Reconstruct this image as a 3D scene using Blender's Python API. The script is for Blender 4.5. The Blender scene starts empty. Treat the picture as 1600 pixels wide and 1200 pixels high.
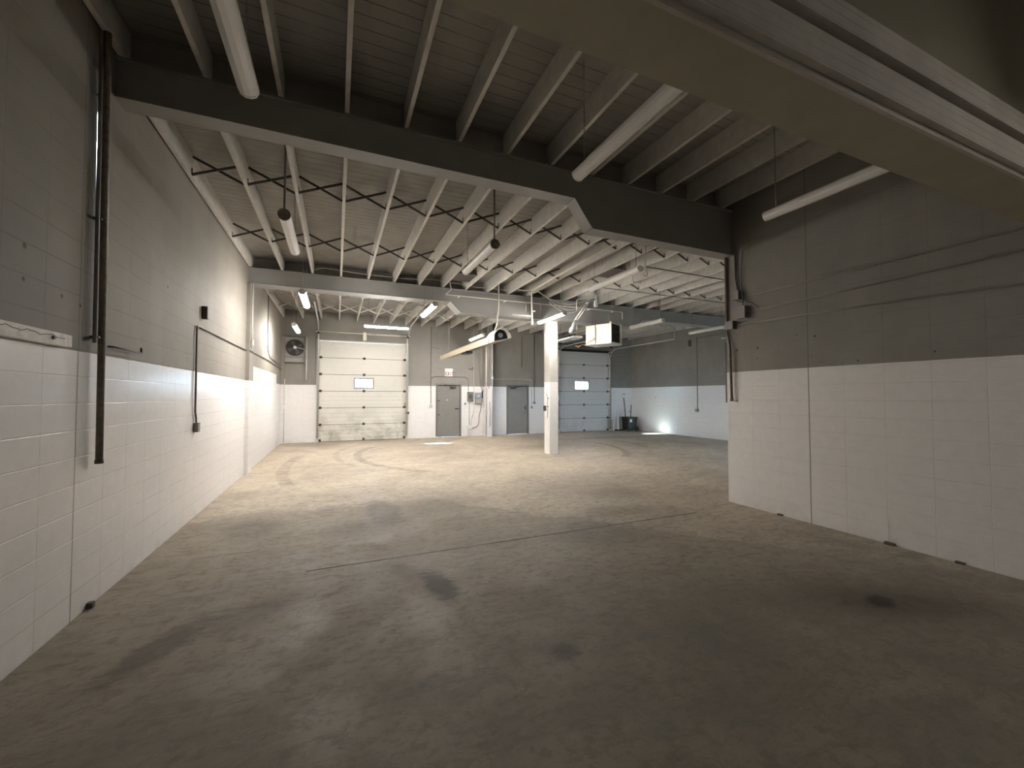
import bpy, bmesh, math, random
from mathutils import Vector, Matrix
random.seed(7)
S = bpy.context.scene
COL = S.collection
PI = math.pi

# ------------------------------------------------------------------ camera, world, sun, exposure
CAM_H = 1.68
YAW = math.atan(274 / 640.0)
PITCH = math.atan(19 / 640.0)
cam_d = bpy.data.cameras.new('camera')
cam_d.sensor_width = 36.0
cam_d.lens = 640 / 1600 * 36.0
cam_d.clip_start = 0.02
cam_d.clip_end = 300
cam = bpy.data.objects.new('camera', cam_d)
cam.location = (0, 0, CAM_H)
cam.rotation_euler = (PI / 2 + PITCH, 0, -YAW)
COL.objects.link(cam)
S.camera = cam

world = bpy.data.worlds.new('daylight')
S.world = world
world.use_nodes = True
wn = world.node_tree.nodes
wn['Background'].inputs['Color'].default_value = (0.62, 0.80, 1.0, 1)
wn['Background'].inputs['Strength'].default_value = 20.0

sun_d = bpy.data.lights.new('sun', 'SUN')
sun_d.energy = 170.0
sun_d.color = (0.68, 0.84, 1.0)
sun_d.angle = math.radians(1.2)
sun = bpy.data.objects.new('sun', sun_d)
sun.rotation_euler = Vector((2.35, -2.15, -2.17)).to_track_quat('-Z', 'Y').to_euler()
COL.objects.link(sun)

LAMP_STRENGTH = 95.0
LAMP_COLOR = (1.0, 0.945, 0.88)
S.view_settings.view_transform = 'Standard'
S.view_settings.look = 'None'
S.view_settings.gamma = 1.0
S.view_settings.use_curve_mapping = False
S.view_settings.exposure = 1.18


# ------------------------------------------------------------------ materials
def mat(name, col, rough=0.6, metal=0.0, var=0.06, scale=6.0, bump=0.0, bscale=40.0, spec=0.5):
    m = bpy.data.materials.new(name)
    m.use_nodes = True
    nt = m.node_tree
    b = nt.nodes['Principled BSDF']
    b.inputs['Roughness'].default_value = rough
    b.inputs['Metallic'].default_value = metal
    b.inputs['Specular IOR Level'].default_value = spec
    tc = nt.nodes.new('ShaderNodeNewGeometry')
    n = nt.nodes.new('ShaderNodeTexNoise')
    n.inputs['Scale'].default_value = scale
    n.inputs['Detail'].default_value = 5
    nt.links.new(tc.outputs['Position'], n.inputs['Vector'])
    r = nt.nodes.new('ShaderNodeMapRange')
    r.inputs['From Min'].default_value = 0.3
    r.inputs['From Max'].default_value = 0.7
    r.inputs['To Min'].default_value = 1 - var
    r.inputs['To Max'].default_value = 1 + var
    nt.links.new(n.outputs['Fac'], r.inputs['Value'])
    mx = nt.nodes.new('ShaderNodeVectorMath')
    mx.operation = 'SCALE'
    mx.inputs[0].default_value = col
    nt.links.new(r.outputs['Result'], mx.inputs['Scale'])
    nt.links.new(mx.outputs['Vector'], b.inputs['Base Color'])
    if bump:
        n2 = nt.nodes.new('ShaderNodeTexNoise')
        n2.inputs['Scale'].default_value = bscale
        nt.links.new(tc.outputs['Position'], n2.inputs['Vector'])
        bp = nt.nodes.new('ShaderNodeBump')
        bp.inputs['Strength'].default_value = bump
        bp.inputs['Distance'].default_value = 0.01
        nt.links.new(n2.outputs['Fac'], bp.inputs['Height'])
        nt.links.new(bp.outputs['Normal'], b.inputs['Normal'])
    return m


class NT:
    """small helper to write node maths briefly"""
    def __init__(self, m):
        self.t = m.node_tree
        self.N = self.t.nodes

    def new(self, kind, **k):
        n = self.N.new(kind)
        for a, v in k.items():
            setattr(n, a, v)
        return n

    def put(self, sock, v):
        if hasattr(v, 'is_output'):
            self.t.links.new(v, sock)
        else:
            sock.default_value = v

    def math(self, op, a, b=0.0, c=None, clamp=False):
        n = self.new('ShaderNodeMath', operation=op, use_clamp=clamp)
        self.put(n.inputs[0], a)
        self.put(n.inputs[1], b)
        if c is not None:
            self.put(n.inputs[2], c)
        return n.outputs[0]

    def ramp(self, v, lo, hi, a=0.0, b=1.0, smooth=True):
        n = self.new('ShaderNodeMapRange')
        n.interpolation_type = 'SMOOTHSTEP' if smooth else 'LINEAR'
        self.put(n.inputs['Value'], v)
        n.inputs['From Min'].default_value = lo
        n.inputs['From Max'].default_value = hi
        n.inputs['To Min'].default_value = a
        n.inputs['To Max'].default_value = b
        return n.outputs['Result']

    def mix(self, f, a, b):
        n = self.new('ShaderNodeMix', data_type='RGBA')
        self.put(n.inputs['Factor'], f)
        for s, v in ((n.inputs[6], a), (n.inputs[7], b)):
            if isinstance(v, tuple) and len(v) == 3:
                v = v + (1,)
            self.put(s, v)
        return n.outputs[2]

    def noise(self, vec, scale, detail=4, rough=0.55, dist=0.0):
        n = self.new('ShaderNodeTexNoise')
        self.put(n.inputs['Vector'], vec)
        n.inputs['Scale'].default_value = scale
        n.inputs['Detail'].default_value = detail
        n.inputs['Roughness'].default_value = rough
        n.inputs['Distortion'].default_value = dist
        return n.outputs['Fac']

    def comb(self, x, y, z=0.0):
        n = self.new('ShaderNodeCombineXYZ')
        self.put(n.inputs[0], x)
        self.put(n.inputs[1], y)
        self.put(n.inputs[2], z)
        return n.outputs[0]


WHITE = (0.80, 0.780, 0.765)
GREY = (0.245, 0.232, 0.210)


def block_wall(name, axis, line, origin=0.13, seam=None, white=WHITE, grey=GREY, joint=0.55, steps=(), holes=()):
    """painted block wall, white below `line` and grey above; axis = world axis the wall runs along.
    steps = (from, to, line) stretches where the white reaches another height; holes = (pos, z, radius) drilled marks"""
    m = bpy.data.materials.new(name)
    m.use_nodes = True
    q = NT(m)
    b = q.N['Principled BSDF']
    g = q.new('ShaderNodeNewGeometry')
    sp = q.new('ShaderNodeSeparateXYZ')
    q.put(sp.inputs[0], g.outputs['Position'])
    u = sp.outputs['XYZ'.index(axis)]
    z = sp.outputs[2]
    P = g.outputs['Position']
    # joints
    br = q.new('ShaderNodeTexBrick')
    br.offset = 0.0
    br.squash = 1.0
    q.put(br.inputs['Vector'], q.comb(q.math('ADD', u, 40.64 - origin), z))
    br.inputs['Scale'].default_value = 1.0
    br.inputs['Mortar Size'].default_value = 0.0045
    br.inputs['Mortar Smooth'].default_value = 0.6
    br.inputs['Brick Width'].default_value = 0.4064
    br.inputs['Row Height'].default_value = 0.2032
    mort = br.outputs['Fac']
    # paint line, slightly wavy
    w = q.math('MULTIPLY', q.math('SUBTRACT', q.noise(P, 5.0), 0.5), 0.012)
    L = line
    for a, c, l2 in steps:
        ins = q.math('MULTIPLY', q.math('GREATER_THAN', u, a), q.math('LESS_THAN', u, c))
        L = q.math('ADD', q.math('MULTIPLY', ins, l2 - line), L)
    isgrey = q.math('GREATER_THAN', q.math('ADD', z, w), L)
    blot = q.noise(P, 1.3, 6, 0.6)
    fine = q.noise(P, 9.0, 4, 0.6)
    gv = q.mix(q.ramp(blot, 0.35, 0.65), tuple(c * 0.93 for c in grey), tuple(c * 1.07 for c in grey))
    wv = q.mix(q.ramp(fine, 0.3, 0.7), tuple(c * 0.955 for c in white), white)
    # scuffs just above the floor, in patches
    scuff = q.math('MULTIPLY', q.ramp(z, 0.0, 0.35, 1.0, 0.0), q.ramp(q.noise(P, 3.0, 6, 0.7), 0.45, 0.75))
    wv = q.mix(q.math('MULTIPLY', scuff, 0.35), wv, (0.50, 0.46, 0.38))
    col = q.mix(isgrey, wv, gv)
    dirt = q.math('MULTIPLY', q.math('MULTIPLY', mort, joint), q.ramp(q.noise(P, 1.7, 3), 0.38, 0.62, 0.15, 1.0))
    col = q.mix(dirt, col, q.mix(isgrey, (0.50, 0.48, 0.45), tuple(c * 0.72 for c in grey)))
    if seam is not None:
        sa = q.math('ABSOLUTE', q.math('ADD', q.math('SUBTRACT', u, seam), q.math('MULTIPLY', w, 0.5)))
        sm = q.ramp(sa, 0.003, 0.010, 0.8, 0.0)
        col = q.mix(sm, col, (0.14, 0.13, 0.12))
    for (hu, hz, hr) in holes:
        d = q.math('SQRT', q.math('ADD', q.math('POWER', q.math('SUBTRACT', u, hu), 2.0), q.math('POWER', q.math('SUBTRACT', z, hz), 2.0)))
        col = q.mix(q.ramp(d, hr * 0.5, hr, 0.85, 0.0), col, (0.05, 0.045, 0.04))
    q.put(b.inputs['Base Color'], col)
    q.put(b.inputs['Roughness'], q.mix(isgrey, (0.28, 0.28, 0.28), (0.72, 0.72, 0.72)))
    h = q.math('ADD', q.math('MULTIPLY', mort, -0.6), q.math('MULTIPLY', q.noise(P, 28.0, 4, 0.6), 0.22))
    h = q.math('ADD', h, q.math('MULTIPLY', q.noise(P, 2.6, 2), 0.8))
    bp = q.new('ShaderNodeBump')
    bp.inputs['Strength'].default_value = 0.5
    bp.inputs['Distance'].default_value = 0.008
    q.put(bp.inputs['Height'], h)
    q.put(b.inputs['Normal'], bp.outputs['Normal'])
    return m


def floor_material():
    m = bpy.data.materials.new('stained concrete')
    m.use_nodes = True
    q = NT(m)
    b = q.N['Principled BSDF']
    g = q.new('ShaderNodeNewGeometry')
    P = g.outputs['Position']
    sp = q.new('ShaderNodeSeparateXYZ')
    q.put(sp.inputs[0], P)
    x, y = sp.outputs[0], sp.outputs[1]
    n1 = q.noise(P, 0.55, 7, 0.62, 0.4)
    n2 = q.noise(P, 2.4, 8, 0.66, 0.6)
    n3 = q.noise(P, 11.0, 6, 0.7)
    n4 = q.noise(q.comb(q.math('MULTIPLY', x, 1.0), q.math('MULTIPLY', y, 3.0)), 1.6, 7, 0.7, 0.8)
    n5 = q.noise(q.comb(q.math('MULTIPLY', x, 1.0), q.math('MULTIPLY', y, 2.2)), 5.0, 8, 0.75, 0.5)
    base = q.mix(q.ramp(n1, 0.32, 0.68), (0.330, 0.280, 0.222), (0.440, 0.378, 0.298))
    base = q.mix(q.ramp(n4, 0.50, 0.72, 0.0, 0.45), base, (0.155, 0.125, 0.092))
    base = q.mix(q.ramp(n2, 0.58, 0.75, 0.0, 0.35), base, (0.40, 0.345, 0.27))
    base = q.mix(q.ramp(n3, 0.50, 0.62, 0.0, 0.42), base, (0.17, 0.14, 0.105))
    base = q.mix(q.ramp(n5, 0.50, 0.60, 0.0, 0.36), base, (0.15, 0.125, 0.10))
    base = q.mix(q.ramp(q.noise(q.comb(q.math('MULTIPLY', x, 0.7), q.math('MULTIPLY', y, 3.0)), 9.0, 8, 0.8, 1.2), 0.56, 0.63, 0.0, 0.50), base, (0.50, 0.44, 0.36))
    # damp, darker slab on the camera side of a ragged edge
    warp = q.math('MULTIPLY', q.math('SUBTRACT', q.math('ADD', q.math('MULTIPLY', n2, 0.6), q.math('MULTIPLY', n5, 0.4)), 0.5), 3.0)
    edge = q.math('ADD', q.math('ADD', y, warp), q.math('MULTIPLY', q.math('MAXIMUM', q.math('SUBTRACT', x, 1.4), 0.0), 1.2))
    damp = q.ramp(edge, 6.75, 6.9, 1.0, 0.0)
    base = q.mix(q.math('MULTIPLY', damp, 0.36), base, (0.105, 0.085, 0.065))
    # dust swept lighter down the middle of the far bays
    dust = q.math('MULTIPLY', q.ramp(y, 7.0, 9.0), q.ramp(q.noise(P, 0.9, 5), 0.40, 0.62))
    base = q.mix(q.math('MULTIPLY', dust, 0.35), base, (0.42, 0.355, 0.26))
    # grey greenish wear near the camera
    wear = q.math('MULTIPLY', q.ramp(y, 2.3, 3.6, 1.0, 0.0), q.ramp(q.math('ADD', n2, q.math('MULTIPLY', n4, 0.4)), 0.58, 0.8))
    base = q.mix(q.math('MULTIPLY', wear, 0.5), base, (0.20, 0.19, 0.165))

    def spot(cx, cy, rx, ry, ang, amount, col, ragged=0.9, soft=0.55):
        nonlocal base
        dx = q.math('SUBTRACT', x, cx)
        dy = q.math('SUBTRACT', y, cy)
        ca, sa = math.cos(ang), math.sin(ang)
        u = q.math('DIVIDE', q.math('ADD', q.math('MULTIPLY', dx, ca), q.math('MULTIPLY', dy, sa)), rx)
        v = q.math('DIVIDE', q.math('SUBTRACT', q.math('MULTIPLY', dy, ca), q.math('MULTIPLY', dx, sa)), ry)
        d = q.math('SQRT', q.math('ADD', q.math('MULTIPLY', u, u), q.math('MULTIPLY', v, v)))
        d = q.math('ADD', d, q.math('MULTIPLY', q.math('SUBTRACT', q.math('ADD', q.math('MULTIPLY', n2, 0.4), q.math('MULTIPLY', n5, 0.6)), 0.5), ragged * 3.2))
        base = q.mix(q.ramp(d, 1 - soft, 1.0 + soft * 0.5, amount, 0.0), base, col)

    DK = (0.060, 0.046, 0.033)
    spot(4.11, 1.94, 0.14, 0.10, 0.2, 0.95, (0.012, 0.009, 0.007), 0.5, 0.5)
    spot(4.25, 1.85, 0.75, 0.28, -0.5, 0.50, DK, 0.9, 0.8)
    spot(4.0, 2.15, 1.0, 0.55, -0.4, 0.35, DK, 0.9, 0.9)
    spot(0.86, 3.66, 0.14, 0.36, 0.15, 0.80, DK, 1.0, 0.4)
    spot(0.62, 4.05, 0.12, 0.25, 0.3, 0.45, DK, 1.0, 0.5)
    spot(-1.05, 3.52, 0.14, 0.42, -0.5, 0.60, DK, 1.3, 0.5)
    spot(-0.6, 3.75, 0.4, 0.25, 0.6, 0.40, DK, 1.3, 0.7)
    spot(0.66, 6.25, 0.25, 0.75, 0.1, 0.55, DK, 1.0, 0.5)
    spot(0.3, 5.6, 0.5, 0.35, 0.1, 0.35, DK, 1.2, 0.6)
    spot(-0.95, 6.1, 0.35, 0.45, 0.1, 0.40, DK, 1.2, 0.6)
    spot(1.6, 6.3, 0.8, 0.45, 0.1, 0.30, DK, 1.2, 0.6)
    spot(3.75, 4.95, 0.55, 0.30, 0.0, 0.40, DK, 1.3, 0.6)
    spot(2.95, 4.25, 0.6, 0.5, 0.0, 0.35, DK, 1.3, 0.6)
    spot(4.5, 5.9, 0.5, 0.4, 0.0, 0.30, DK, 1.3, 0.7)
    spot(1.40, 2.40, 0.12, 0.10, 0.0, 0.55, DK, 1.2, 0.5)
    spot(2.5, 2.1, 1.0, 0.35, 0.9, 0.35, (0.13, 0.12, 0.105), 1.4, 0.7)
    spot(6.6, 12.3, 1.5, 0.5, 0.2, 0.30, DK, 1.3, 0.7)
    spot(10.0, 13.8, 2.5, 0.35, -0.1, 0.35, DK, 1.3, 0.7)

    def arc(cx, cy, r, w, y0, y1, amount):
        """a tyre mark: part of a circle, with ribs across"""
        nonlocal base
        dx = q.math('SUBTRACT', x, cx)
        dy = q.math('SUBTRACT', y, cy)
        d = q.math('SQRT', q.math('ADD', q.math('MULTIPLY', dx, dx), q.math('MULTIPLY', dy, dy)))
        k = q.ramp(q.math('ABSOLUTE', q.math('SUBTRACT', d, r)), w * 0.7, w, 1.0, 0.0)
        k = q.math('MULTIPLY', k, q.math('MULTIPLY', q.ramp(y, y0, y0 + 0.3), q.ramp(y, y1 - 0.3, y1, 1.0, 0.0)))
        k = q.math('MULTIPLY', k, q.ramp(q.noise(P, 7.0, 3), 0.35, 0.6, 0.25, 1.0))
        base = q.mix(q.math('MULTIPLY', k, amount), base, (0.10, 0.08, 0.06))

    arc(4.6, 12.2, 4.05, 0.13, 9.0, 14.5, 0.5)
    arc(8.0, 11.0, 9.1, 0.14, 8.6, 13.2, 0.35)
    arc(4.9, 12.6, 4.9, 0.10, 10.5, 15.6, 0.25)
    # saw-cut joint
    wob = q.math('MULTIPLY', q.math('SUBTRACT', q.noise(P, 3.0), 0.5), 0.02)
    for (j, x0, x1, am) in ((4.44, -0.25, 4.8, 0.9), (10.45, -1.8, 13.6, 0.45)):
        k = q.ramp(q.math('ABSOLUTE', q.math('ADD', q.math('SUBTRACT', y, j), wob)), 0.009, 0.016, 1.0, 0.0)
        k = q.math('MULTIPLY', k, q.math('MULTIPLY', q.math('GREATER_THAN', x, x0), q.math('LESS_THAN', x, x1)))
        k = q.math('MULTIPLY', k, q.ramp(q.noise(P, 1.1, 2), 0.34, 0.46, 0.45, 1.0))
        base = q.mix(q.math('MULTIPLY', k, am), base, (0.035, 0.028, 0.02))
    q.put(b.inputs['Base Color'], base)
    q.put(b.inputs['Roughness'], q.ramp(n2, 0.3, 0.7, 0.50, 0.78))
    b.inputs['Specular IOR Level'].default_value = 0.3
    bp = q.new('ShaderNodeBump')
    bp.inputs['Strength'].default_value = 0.35
    bp.inputs['Distance'].default_value = 0.006
    q.put(bp.inputs['Height'], q.math('ADD', n2, q.math('MULTIPLY', n3, 0.5)))
    q.put(b.inputs['Normal'], bp.outputs['Normal'])
    return m


def board_material(name, col, pitch, axis=1, dark=0.8):
    """painted boards with open joints every `pitch` along an axis"""
    m = bpy.data.materials.new(name)
    m.use_nodes = True
    q = NT(m)
    b = q.N['Principled BSDF']
    g = q.new('ShaderNodeNewGeometry')
    P = g.outputs['Position']
    sp = q.new('ShaderNodeSeparateXYZ')
    q.put(sp.inputs[0], P)
    t = q.math('DIVIDE', q.math('ADD', sp.outputs[axis], 50.0), pitch)
    f = q.math('ABSOLUTE', q.math('SUBTRACT', q.math('FRACT', t), 0.5))
    k = q.ramp(f, 0.44, 0.49, 0.0, 1.0)
    k = q.math('MULTIPLY', k, q.ramp(q.noise(P, 1.4, 3), 0.35, 0.6, 0.35, 1.0))
    c = q.mix(q.ramp(q.noise(P, 2.5, 6, 0.65), 0.35, 0.7), tuple(v * 0.86 for v in col), tuple(v * 1.05 for v in col))
    c = q.mix(q.math('MULTIPLY', k, dark), c, (0.07, 0.06, 0.05))
    q.put(b.inputs['Base Color'], c)
    b.inputs['Roughness'].default_value = 0.75
    return m


M = {
    'steel': mat('grey painted steel beam', (0.30, 0.298, 0.285), 0.5, var=0.05, scale=3),
    'olive': mat('olive painted steel', (0.36, 0.33, 0.24), 0.6, var=0.06, scale=4, bump=0.15),
    'ribs': mat('cream painted rib', (0.46, 0.43, 0.37), 0.5),
    'joist': mat('white painted joist timber', (0.57, 0.55, 0.51), 0.6, var=0.09, scale=9, bump=0.1),
    'brace': mat('dark bridging steel', (0.085, 0.075, 0.065), 0.6),
    'brace_w': mat('white painted bridging', (0.50, 0.48, 0.44), 0.6),
    'pipe': mat('grey painted conduit', (0.20, 0.19, 0.175), 0.45, var=0.1),
    'pipe_d': mat('dark rusty pipe', (0.185, 0.155, 0.125), 0.5, var=0.3, scale=25, bump=0.3),
    'pipe_w': mat('white painted pipe', (0.72, 0.69, 0.62), 0.45),
    'galv': mat('galvanised sheet', (0.55, 0.56, 0.56), 0.35, metal=0.7, var=0.1, scale=14),
    'white': mat('white enamel', (0.78, 0.76, 0.72), 0.35, var=0.02),
    'doorw': mat('white door panel', (0.66, 0.645, 0.60), 0.45, var=0.04, scale=2.5),
    'doorg': mat('grey painted steel door', (0.215, 0.205, 0.19), 0.42, var=0.04),
    'trim': mat('grey door frame', (0.17, 0.162, 0.15), 0.45),
    'black': mat('black rubber', (0.018, 0.018, 0.018), 0.5),
    'dark': mat('dark metal', (0.045, 0.042, 0.04), 0.5),
    'chrome': mat('brushed metal', (0.5, 0.5, 0.5), 0.3, metal=0.9),
    'cream': mat('cream heater casing', (0.80, 0.755, 0.60), 0.4, var=0.03),
    'hood': mat('peach aluminium hood', (0.64, 0.55, 0.43), 0.4, metal=0.25, var=0.05),
    'wood': mat('dark wood handle', (0.09, 0.07, 0.055), 0.6),
    'straw': mat('straw bristles', (0.40, 0.29, 0.14), 0.9),
    'blueg': mat('blue grey enamel', (0.25, 0.29, 0.33), 0.4),
    'red': mat('dull red letters', (0.12, 0.04, 0.035), 0.6),
    'sign': mat('white sign face', (0.80, 0.76, 0.70), 0.5),
    'stucco': mat('rough white plaster board', (0.88, 0.86, 0.82), 0.8, var=0.10, scale=16, bump=1.0, bscale=22),
    'fanpanel': mat('weathered panel', (0.36, 0.35, 0.325), 0.6, var=0.12, scale=4),
    'column': mat('column white paint', (0.74, 0.715, 0.67), 0.45, var=0.03),
    'rope': mat('tan strap', (0.42, 0.30, 0.15), 0.8),
    'asphalt': mat('pale yard', (0.17, 0.17, 0.165), 0.9),
    'wire': mat('hanging wire', (0.33, 0.32, 0.30), 0.4, metal=0.5),
    'lens_off': mat('unlit lamp lens', (0.86, 0.85, 0.84), 0.3, var=0.02),
}
M['deck'] = board_material('painted roof boards', (0.315, 0.302, 0.278), 0.14)
M['floor'] = floor_material()
M['cleats'] = board_material('ribbed cream steel', (0.66, 0.62, 0.55), 0.05, 2, 0.5)


def lamp_mat():
    m = bpy.data.materials.new('lit lamp lens')
    m.use_nodes = True
    b = m.node_tree.nodes['Principled BSDF']
    b.inputs['Base Color'].default_value = (0.9, 0.9, 0.85, 1)
    b.inputs['Emission Color'].default_value = LAMP_COLOR + (1,)
    b.inputs['Emission Strength'].default_value = LAMP_STRENGTH
    n = m.node_tree.nodes.new('ShaderNodeTexNoise')
    n.inputs['Scale'].default_value = 3.0
    return m


def glass_mat():
    m = bpy.data.materials.new('door window glazing')
    m.use_nodes = True
    q = NT(m)
    q.N.remove(q.N['Principled BSDF'])
    t = q.new('ShaderNodeBsdfTransparent')
    t.inputs[0].default_value = (0.92, 0.96, 0.97, 1)
    gl = q.new('ShaderNodeBsdfGlossy')
    gl.inputs['Roughness'].default_value = 0.08
    mx = q.new('ShaderNodeMixShader')
    mx.inputs[0].default_value = 0.05
    q.put(mx.inputs[1], t.outputs[0])
    q.put(mx.inputs[2], gl.outputs[0])
    q.put(q.N['Material Output'].inputs[0], mx.outputs[0])
    return m


M['lamp'] = lamp_mat()
M['lamp_fill'] = M['lamp'].copy()  # weaker lens for the added lamp behind the camera
M['lamp_fill'].name = 'added fill lamp lens'
M['lamp_fill'].node_tree.nodes['Principled BSDF'].inputs['Emission Strength'].default_value = 13
M['glass'] = glass_mat()


# ------------------------------------------------------------------ mesh builder
class MB:
    def __init__(self):
        self.bm = bmesh.new()

    def box(self, c, s, rz=0.0, rx=0.0, ry=0.0, bev=0.0):
        c = Vector(c)
        R = Matrix.Rotation(rz, 3, 'Z') @ Matrix.Rotation(ry, 3, 'Y') @ Matrix.Rotation(rx, 3, 'X')
        g = bmesh.ops.create_cube(self.bm, size=1.0)
        for v in g['verts']:
            v.co = R @ Vector((v.co.x * s[0], v.co.y * s[1], v.co.z * s[2])) + c
        if bev:
            es = {e for v in g['verts'] for e in v.link_edges}
            bmesh.ops.bevel(self.bm, geom=list(es), offset=bev, segments=2, affect='EDGES', profile=0.6)
        return self

    def span(self, a, b, bev=0.0):
        return self.box([(a[i] + b[i]) / 2 for i in range(3)], [abs(b[i] - a[i]) for i in range(3)], bev=bev)

    def tube(self, pts, r, n=10, round_=0.0, cap=True):
        pts = [Vector(p) for p in pts]
        if round_ > 0 and len(pts) > 2:
            out = [pts[0]]
            for i in range(1, len(pts) - 1):
                a, b, c = pts[i - 1], pts[i], pts[i + 1]
                k = min(round_, (a - b).length * 0.45, (c - b).length * 0.45)
                p0 = b + (a - b).normalized() * k
                p2 = b + (c - b).normalized() * k
                for t in (0, .25, .5, .75, 1):
                    out.append(p0 * (1 - t) ** 2 + b * 2 * t * (1 - t) + p2 * t * t)
            out.append(pts[-1])
            pts = out
        rings = []
        ref = None
        for i, p in enumerate(pts):
            d = (pts[min(i + 1, len(pts) - 1)] - pts[max(i - 1, 0)])
            if d.length < 1e-9:
                d = Vector((0, 0, 1))
            d.normalize()
            if ref is None:
                ref = Vector((1, 0, 0)) if abs(d.x) < 0.8 else Vector((0, 1, 0))
            a = (ref - d * ref.dot(d)).normalized()
            ref = a
            b = d.cross(a)
            rr = r[i] if isinstance(r, (list, tuple)) else r
            rings.append([self.bm.verts.new(p + (a * math.cos(2 * PI * k / n) + b * math.sin(2 * PI * k / n)) * rr) for k in range(n)])
        for i in range(len(rings) - 1):
            for k in range(n):
                f = self.bm.faces.new((rings[i][k], rings[i][(k + 1) % n], rings[i + 1][(k + 1) % n], rings[i + 1][k]))
                f.smooth = True
        if cap:
            self.bm.faces.new(rings[0][::-1])
            self.bm.faces.new(rings[-1])
        return self

    def prism(self, prof, o, ux, uy, along, smooth=False):
        """extrude a 2-D profile (list of (a,b)) placed at o with axes ux, uy by vector along"""
        o, ux, uy, along = Vector(o), Vector(ux), Vector(uy), Vector(along)
        A = [self.bm.verts.new(o + ux * a + uy * b) for a, b in prof]
        B = [self.bm.verts.new(v.co + along) for v in A]
        n = len(A)
        for i in range(n):
            f = self.bm.faces.new((A[i], A[(i + 1) % n], B[(i + 1) % n], B[i]))
            f.smooth = smooth
        self.bm.faces.new(A[::-1])
        self.bm.faces.new(B)
        return self

    def build(self, name, m, parent=None, at=None):
        bmesh.ops.recalc_face_normals(self.bm, faces=self.bm.faces[:])
        me = bpy.data.meshes.new(name)
        off = Vector((0, 0, 0))
        if parent is not None:
            p = parent
            while p is not None:
                off += p.location
                p = p.parent
        elif at is not None:
            off = Vector(at)
        else:
            co = [v.co for v in self.bm.verts]
            off = Vector((sum(c.x for c in co) / len(co), sum(c.y for c in co) / len(co), min(c.z for c in co)))
        bmesh.ops.translate(self.bm, verts=self.bm.verts[:], vec=-off)
        self.bm.to_mesh(me)
        self.bm.free()
        me.materials.append(m)
        o = bpy.data.objects.new(name, me)
        COL.objects.link(o)
        if parent is not None:
            o.parent = parent
        else:
            o.location = off
        return o


def tag(o, label=None, cat=None, group=None, kind=None):
    if label:
        o['label'] = label
    if cat:
        o['category'] = cat
    if group:
        o['group'] = group
    if kind:
        o['kind'] = kind
    return o


def thing(name, loc, label, cat, group=None):
    o = bpy.data.objects.new(name, None)
    o.empty_display_size = 0.1
    o.location = loc
    COL.objects.link(o)
    return tag(o, label, cat, group)


def struct(name, mb, m):
    return tag(mb.build(name, m), kind='structure')


# ------------------------------------------------------------------ the shell
XL, XR, XF = -1.8, 5.78, 13.65
YB, YE, YN = 16.6, 4.70, -3.2
TOP = 4.79

struct('floor', MB().span((XL - .25, YN - .25, -.2), (XF + .25, YB + .3, 0)), M['floor'])
TOP1 = 4.93          # the roof of the camera bay sits a little higher
struct('ceiling', MB().span((XL - .25, 4.72, TOP), (XF + .25, YB + .3, TOP + .12)), M['deck'])
struct('ceiling_camera_bay', MB().span((XL - .25, YN - .25, TOP1), (XF + .25, 4.72, TOP1 + .12)), M['deck'])
struct('trim_4', MB().span((XL - .25, 4.66, 4.642), (XF + .25, 4.72, TOP1)), M['deck'])
mL = block_wall('left block wall paint', 'Y', 2.02, 0.07, 4.13, grey=(0.240, 0.219, 0.190), joint=0.7, steps=((10.75, 15.2, 2.38), (15.2, 17.0, 2.09)),
                holes=((3.52, 2.62, .025), (3.52, 2.41, .02), (3.91, 2.39, .022), (4.14, 2.37, .02), (5.86, 2.94, .022), (9.2, .95, .02)))
struct('wall_left', MB().span((XL - .2, YN, 0), (XL, YB, TOP)).span((XL - .2, YN, TOP), (XL, 4.66, TOP1)), mL)
mR = block_wall('right block wall paint', 'Y', 2.06, 0.20, 3.46, joint=0.40,
                holes=((4.51, 2.40, .022), (4.17, 2.40, .022), (4.17, 2.25, .012), (3.37, 2.47, .02), (3.6, 2.52, .012), (2.89, 2.11, .014), (2.2, 2.15, .014)))
struct('wall_right', MB().span((XR, YN, 0), (XR + .2, YE, TOP)).span((XR, YN, TOP), (XR + .2, 4.66, TOP1)), mR)
mB = block_wall('back block wall paint', 'X', 2.09, 0.07, None, joint=0.40)
mF = block_wall('far right block wall paint', 'Y', 2.10, 0.07, None, white=(0.80, 0.80, 0.79), joint=0.5,
                holes=((14.9, 1.62, .03), (13.9, 3.0, .03)))
struct('wall_far_right', MB().span((XF, YE, 0), (XF + .2, YB, TOP)), mF)
struct('wall_camera_side', MB().span((XL - .2, YN - .2, 0), (XR + .2, YN, TOP1)), mB)
WX0, WX1, WZ0, WZ1 = 11.3, 13.2, 0.9, 2.3  # unseen window, added to throw daylight onto the far right wall
struct('wall_front_right', MB().span((XR + .2, YE - .2, 0), (WX0, YE, TOP)).span((WX1, YE - .2, 0), (XF + .2, YE, TOP))
       .span((WX0, YE - .2, 0), (WX1, YE, WZ0)).span((WX0, YE - .2, WZ1), (WX1, YE, TOP)), mB)
w1 = MB()
for xx in (WX0 + .02, (WX0 + WX1) / 2, WX1 - .02):
    w1.span((xx - .02, YE - .14, WZ0), (xx + .02, YE - .06, WZ1))
for zz in (WZ0 + .02, WZ1 - .02):
    w1.span((WX0, YE - .14, zz - .02), (WX1, YE - .06, zz + .02))
w1 = struct('added_window', w1, M['white'])
MB().span((WX0 + .04, YE - .105, WZ0 + .04), (WX1 - .04, YE - .097, WZ1 - .04)).build('window_pane', M['glass'], w1)

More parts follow.
